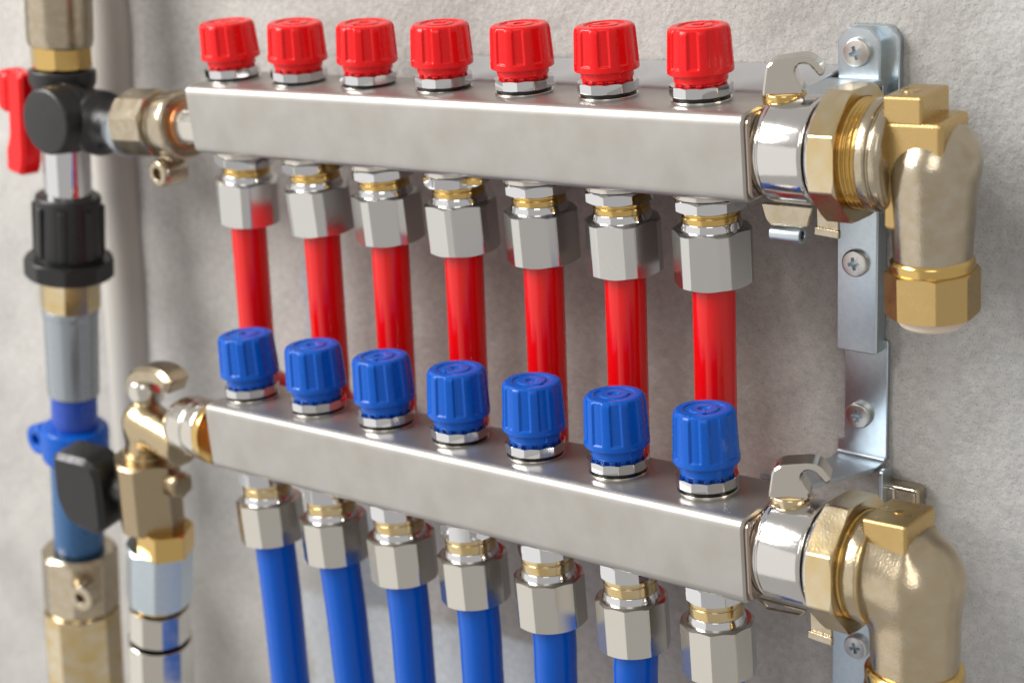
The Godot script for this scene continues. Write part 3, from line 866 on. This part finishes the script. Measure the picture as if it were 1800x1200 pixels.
	part(t, "nut", spanner_nut(even(8), 27.0, 0, 46, 0.86, 8.0, 0.9, 0.06), M.cast_nickel)
	part(t, "screw_eye", ring(3.6, 9.6, -5, 6, 1.2, 40), M.cast_nickel, Transform3D(along_z * Basis(Vector3(0, 0, 1), -0.3), Vector3(28, 26, 16)))
	t = thing("brass_sleeve", "long brass and chrome sleeve at the foot of the hose line", "sleeve", stand(a[14], a[13]))
	part(t, "sleeve", spanner_nut(even(10), 27.5, -60, 70, 0.95, 8.0, 0.5, 0.04), M.half_brass)
	part(t, "shoulder", ring(8, 24, 69, 73, 0.6), M.cast_nickel)
	# lower bar: coupling, small elbow, valve with black lever
	var o := bar_lower * Vector3(0, -18.6, -23.5)
	t = thing("inlet_coupling", "ringed brassy coupling joining the small elbow to the lower bar", "pipe coupling", Transform3D(along_x, Vector3(-347, -188, 19)))
	part(t, "ring", lathe([Vector2(6, 0), Vector2(14.5, 0), Vector2(17.0, 6), Vector2(17.6, 18), Vector2(16.6, 19.2), Vector2(17.6, 20.4), Vector2(18.0, 29), Vector2(16.4, 32), Vector2(6, 32)], 0.9, 64).done(), M.nickel)
	part(t, "brass_lip", ring(6, 18.6, 31, 36.5, 0.8), M.brass)
	part(t, "copper_ring", disc(14.0, 36, 58, 0.5), M.copper)
	t = thing("inlet_elbow", "small shiny brass elbow between coupling and black lever valve", "pipe elbow", stand(Vector3(-390, -214, 19), Vector3(-384, -187, 19)))
	var bend := func(p: Vector3) -> float:
		var d := rod(p, Vector3(0, -8, 0), Vector3(0, 22, 0), 11.4, 12.4)
		d = smin(d, rod(p, Vector3(0, 20, 0), Vector3(40, 20, 0), 12.0, 14.0), 6.0)
		return maxf(d, maxf(-6.0 - p.y, p.x - 38.0))
	part(t, "body", cast_shape(bend, Vector3(-18, -10, -18), Vector3(42, 40, 18), 1.6), M.old_brass)
	part(t, "collar", ring(8.0, 13.6, -5, 1.5, 0.8), M.old_brass)
	t = thing("vent_hook", "curved nickel vent hook on the small brass elbow", "air vent", Transform3D(Basis(Vector3.UP, -0.1), Vector3(-386, -178, 14)))
	part(t, "ball", lathe([Vector2(0, -3), Vector2(9.0, -6), Vector2(11.4, 2), Vector2(10, 9), Vector2(5, 13), Vector2(0, 14)], 2.0, 40, null, 1.2).done(), M.nickel)
	part(t, "hook", strip([Vector2(-8, -2), Vector2(-4, 9), Vector2(6, 15), Vector2(24, 18), Vector2(34, 17), Vector2(39, 13)], 11.0, 17.0, 2.6, 5.0), M.cast_brassy)
	t = thing("lever_valve", "tan cast valve body with a thick black lever", "valve", stand(Vector3(-396.6, -263.5, 19), Vector3(-390, -214, 19)))
	part(t, "body", spanner_nut([60, 30, 60, 30, 60, 30, 60, 30], 21.5, 0, 47, 0.88, 8.0, 0.8, 0.06), M.tan_cast)
	part(t, "side_boss", lathe([Vector2(0, 8), Vector2(9, 8), Vector2(9, 27), Vector2(7, 29), Vector2(0, 29)], 0.8, 6).done(), M.tan_cast, Transform3D(along_x, Vector3(0, 34, -4)))
	part(t, "lever", prism(soften([Vector2(-17, 24), Vector2(12, 24), Vector2(19, 14), Vector2(19, -22), Vector2(12, -28), Vector2(-10, -24), Vector2(-18, -8)], 6.0, true), 26.0, 3.2).done(), M.black_plastic, Transform3D(Basis(Vector3.UP, 0.25), Vector3(-40, 20, 16)))
	part(t, "lever_stem", lathe([Vector2(0, 0), Vector2(9, 0), Vector2(9, 34), Vector2(0, 34)], 0.8, 32).done(), M.black_plastic, Transform3D(along_x, Vector3(-34, 22, 8)))
	t = thing("brass_nut", "dull brass nut standing out under the lever valve", "nut", Transform3D(Basis(Vector3(0, 0, 1), -0.2), Vector3(-387, -279, 19)))
	part(t, "nut", spanner_nut(even(6), 17.5, 0, 17, 0.9, 6.0, 0.6), M.brass)
	t = thing("zinc_nut", "shiny bluish zinc nut below the lever valve", "nut", stand(Vector3(-404, -316.5, 19), Vector3(-393, -275, 19)))
	part(t, "nut", spanner_nut(even(8), 21.0, 0, 42, 0.9, 6.0, 0.8, 0.05), M.zinc)
	part(t, "brass_ring", ring(6, 17, -3, 1.0, 0.5), M.brass)
	t = thing("chrome_nut", "narrow ribbed chrome nut at the foot of the lever valve", "nut", stand(Vector3(-410.5, -343, 19), Vector3(-404.6, -318.6, 19)))
	part(t, "nut", spanner_nut(even(10), 20.0, 0, 23, 0.93, 6.0, 0.5, 0.04), M.nickel)
	t = thing("chrome_sleeve", "wide ribbed chrome sleeve lowest below the lever valve", "sleeve", stand(Vector3(-424, -405, 19), Vector3(-411, -345.5, 19)))
	part(t, "sleeve", spanner_nut(even(10), 21.5, -20, 60, 0.93, 6.0, 0.6, 0.04), M.nickel)

# ------------------------------------------------------------------ everything
func _ready() -> void:
	rng.seed = 4
	# camera
	var cam := Camera3D.new()
	cam.name = "camera"
	cam.fov = 26.0
	cam.near = 0.02
	cam.far = 30.0
	var attr := CameraAttributesPhysical.new()
	attr.frustum_focal_length = 52.0
	attr.frustum_near = 0.02
	attr.frustum_far = 30.0
	attr.exposure_aperture = 8.0
	attr.frustum_focus_distance = 0.635
	cam.attributes = attr
	add_child(cam)
	cam.transform = Transform3D(Basis(Vector3(0.763774, -0.093979, -0.638606), Vector3(-0.123375, 0.94985, -0.287339), Vector3(0.633583, 0.29825, 0.713876)), Vector3(342.05, 96.94, 499.73) * MM)
	cam.current = true
	# the room's even light, the two panes of a high window, and two added fill lights
	var we := WorldEnvironment.new()
	we.name = "environment"
	var env := Environment.new()
	env.background_mode = Environment.BG_COLOR
	env.background_color = Color(0.74, 0.73, 0.715)
	env.tonemap_mode = Environment.TONE_MAPPER_LINEAR
	env.tonemap_exposure = 1.1
	env.sdfgi_enabled = true
	env.ssao_enabled = true
	env.ssil_enabled = true
	we.environment = env
	add_child(we)
	area_light("window_light_upper", Vector3(-1.25, 1.50, 1.05), Vector2(1.1, 0.42), 2.9)
	area_light("window_light_lower", Vector3(-1.35, 0.98, 1.30), Vector2(1.1, 0.42), 2.9)
	area_light("low_fill_light", Vector3(-1.25, -0.45, 1.35), Vector2(2.4, 2.0), 0.75)  # added fill from low left front, brightening the bar faces
	area_light("front_fill_light", Vector3(0.9, 1.2, 1.9), Vector2(0.9, 1.2), 0.8)  # added fill from high front right, for a reflection on the barrels

	materials()
	bar_upper = Transform3D(Basis(TILT.normalized(), TILT.length()), Vector3.ZERO)
	bar_lower = Transform3D(Basis(TILT.normalized(), -TILT.length()), Vector3(21.14, -154.78, 43.25))
	build_wall()
	manifold(bar_upper, -316.0, 30.5, "brushed steel manifold bar with seven red knobs on top")
	manifold(bar_lower, -317.2, 27.7, "brushed steel manifold bar with seven blue knobs on top")
	brackets()

	# knobs
	var red_x := [-301.9, -249.6, -198.8, -148.2, -98.6, -51.0, -2.9]
	var blue_x := [-304.0, -249.2, -197.6, -146.8, -99.0, -50.9, -3.9]
	var red_tip := [-300.8, -246.8, -196.2, -146.5, -97.7, -50.4, -2.4]
	var blue_tip := [-303.5, -248.2, -197.0, -145.0, -97.6, -50.4, -3.6]
	var red_knob: Node3D
	var blue_knob: Node3D
	for i in 7:
		var lab: String = "red ribbed valve knob, %s from the brass elbow on the upper steel bar" % ordinal[i]
		var at := bar_upper * stand(Vector3(red_x[i], 0, -24), Vector3(red_tip[i], 31, -24), rng.randf() * TAU)
		at.basis = at.basis * girth(1.0 + 0.13 * (6 - i) / 6.0)
		if i == 0:
			red_knob = make_knob("red_valve_knob", lab, "red valve knobs on the upper bar", M.red_cap, 31.0, 14.1)
			red_knob.transform = mm(at)
		else:
			copy(red_knob, at, lab, "red_valve_knob")
	for i in 7:
		var lab: String = "blue ribbed valve knob, %s from the brass elbow on the lower steel bar" % ordinal[i]
		var at := bar_lower * stand(Vector3(blue_x[i], 0, -24), Vector3(blue_tip[i], 36, -24), rng.randf() * TAU)
		at.basis = at.basis * girth(1.0 + 0.13 * (6 - i) / 6.0)
		if i == 0:
			blue_knob = make_knob("blue_valve_knob", lab, "blue valve knobs on the lower bar", M.blue_cap, 35.6, 14.3)
			blue_knob.transform = mm(at)
		else:
			copy(blue_knob, at, lab, "blue_valve_knob")

	# fittings under the bars, then the pipes
	var red_nut := [-308.0, -248.6, -197.5, -146.6, -96.3, -48.9, -1.8]
	var blue_nut := [-302.6, -249.1, -197.3, -147.0, -97.6, -49.0, -3.0]
	var turns := [0.1, 0.15, 0.5, 0.75, 0.3, 0.12, 0.2]
	var fit: Node3D
	for i in 7:
		var lab: String = "nickel pipe fitting, %s from the brass elbow, with a red pipe in its nut" % ordinal[i]
		var at := bar_upper * stand(Vector3(red_nut[i] + (6.0 if i == 0 else 0.4), -37.2, -24), Vector3(red_nut[i], -80.5, -24))
		at.basis = Basis(at.basis.x, -at.basis.y, -at.basis.z) * Basis(Vector3.UP, turns[i]) * girth(1.04 + 0.05 * (6 - i) / 6.0)
		if i == 0:
			fit = make_fitting(lab, "pipe fittings under the upper bar", 43.4, [45.4, 14.6, 45.4, 14.6, 45.4, 14.6, 45.4, 14.6, 45.4, 14.6, 45.4, 14.6], 17.0, M.nut_steel, M.brass, 25.4, 0.96)
			fit.transform = mm(at)
		else:
			copy(fit, at, lab, "pipe_fitting")
	var fit2: Node3D
	for i in 7:
		var lab: String = "nickel pipe fitting, %s from the brass elbow, with a blue pipe in its nut" % ordinal[i]
		var at := bar_lower * stand(Vector3(blue_nut[i], -37.2, -24), Vector3(blue_nut[i], -86.5, -24))
		at.basis = Basis(at.basis.x, -at.basis.y, -at.basis.z) * Basis(Vector3.UP, turns[6 - i]) * girth(1.02 + 0.14 * (6 - i) / 6.0)
		if i == 0:
			fit2 = make_fitting(lab, "pipe fittings under the lower bar", 47.2, even(10), 16.2, M.nut_steel_warm, M.half_brass, 24.8, 0.83)
			fit2.transform = mm(at)
		else:
			copy(fit2, at, lab, "pipe_fitting")
	var red_low := [Vector2(-321.6, -147.7), Vector2(-259.4, -153.1), Vector2(-208.3, -162.1), Vector2(-156.1, -163.5), Vector2(-103.9, -167.0), Vector2(-54.7, -164.3), Vector2(-5.7, -158.2)]
	for i in 7:
		var top: Vector3 = bar_upper * Vector3(red_nut[i] + 0.4, -66, -24)
		var end := Vector3(red_low[i].x, red_low[i].y, -24)
		var d := (end - top).normalized()
		make_pipe("glossy red plastic pipe, %s from the brass elbow, passing behind the lower bar" % ordinal[i], "red heating pipes under the upper bar", [top, top.lerp(end, 0.5), end, end + d * 18.0, end + d * 30.0 + Vector3(0, 0, -8), end + d * 40.0 + Vector3(0, 0, -26), end + d * 43.0 + Vector3(0, 0, -70)], lerpf(10.0, 9.5, i / 6.0), M.red_pipe)
	var blue_end := [Vector2(-284.4, -341.4), Vector2(-227.1, -323.9), Vector2(-177.3, -308.7), Vector2(-127.0, -293.3), Vector2(-77.7, -278.2), Vector2(-28.9, -263.3), Vector2(18.2, -255)]
	for i in 7:
		var top: Vector3 = bar_lower * Vector3(blue_nut[i], -72, -24)
		var end := Vector3(blue_end[i].x, blue_end[i].y, 19)
		var d := (end - top).normalized()
		make_pipe("glossy blue plastic pipe, %s from the brass elbow, hanging from the lower bar" % ordinal[i], "blue heating pipes under the lower bar", [top, top.lerp(end, 0.5) + Vector3(0.8, 0, 0), end, end + d * 60.0, end + d * 150.0], lerpf(11.3, 10.1, i / 6.0), M.blue_pipe)

	# the elbow end
	union(bar_upper, 30.5, "chrome barrel and brass-edged union nut at the end of the upper bar")
	union(bar_lower, 27.7, "chrome barrel and brass-edged union nut at the end of the lower bar")
	vent(bar_upper * Transform3D(Basis(), Vector3(36.8, 1.6, -23.5)), "shiny hooked vent key with a brass base on the upper barrel", M.brass)
	vent(bar_lower * Transform3D(Basis(), Vector3(36.6, 2.6, -23.5)), "shiny hooked vent key with a nickel base on the lower barrel", M.half_brass)
	drain_clip(bar_upper * Transform3D(Basis(), Vector3(36, -50, -22)), "curled zinc clip hanging under the upper chrome barrel", true)
	drain_clip(bar_lower * Transform3D(Basis(), Vector3(30, -52, -22)), "flat clip with pale tab under the lower union nut", false)
	elbow_upper()
	elbow_lower()
	far_end()

func girth(g: float) -> Basis:
	# the fittings differ a little in width along the bar
	return Basis.from_scale(Vector3(g, 1.0, g))

func area_light(called: String, at: Vector3, size: Vector2, energy: float) -> void:
	var l := AreaLight3D.new()
	l.name = called
	l.area_size = size
	l.light_color = Color(1.0, 0.993, 0.982)
	l.light_energy = energy
	l.area_normalize_energy = true
	l.area_range = 12.0
	l.area_attenuation = 2.0
	l.shadow_enabled = true
	add_child(l)
	l.look_at_from_position(at, Vector3(-0.1, -0.1, 0.0), Vector3.UP)
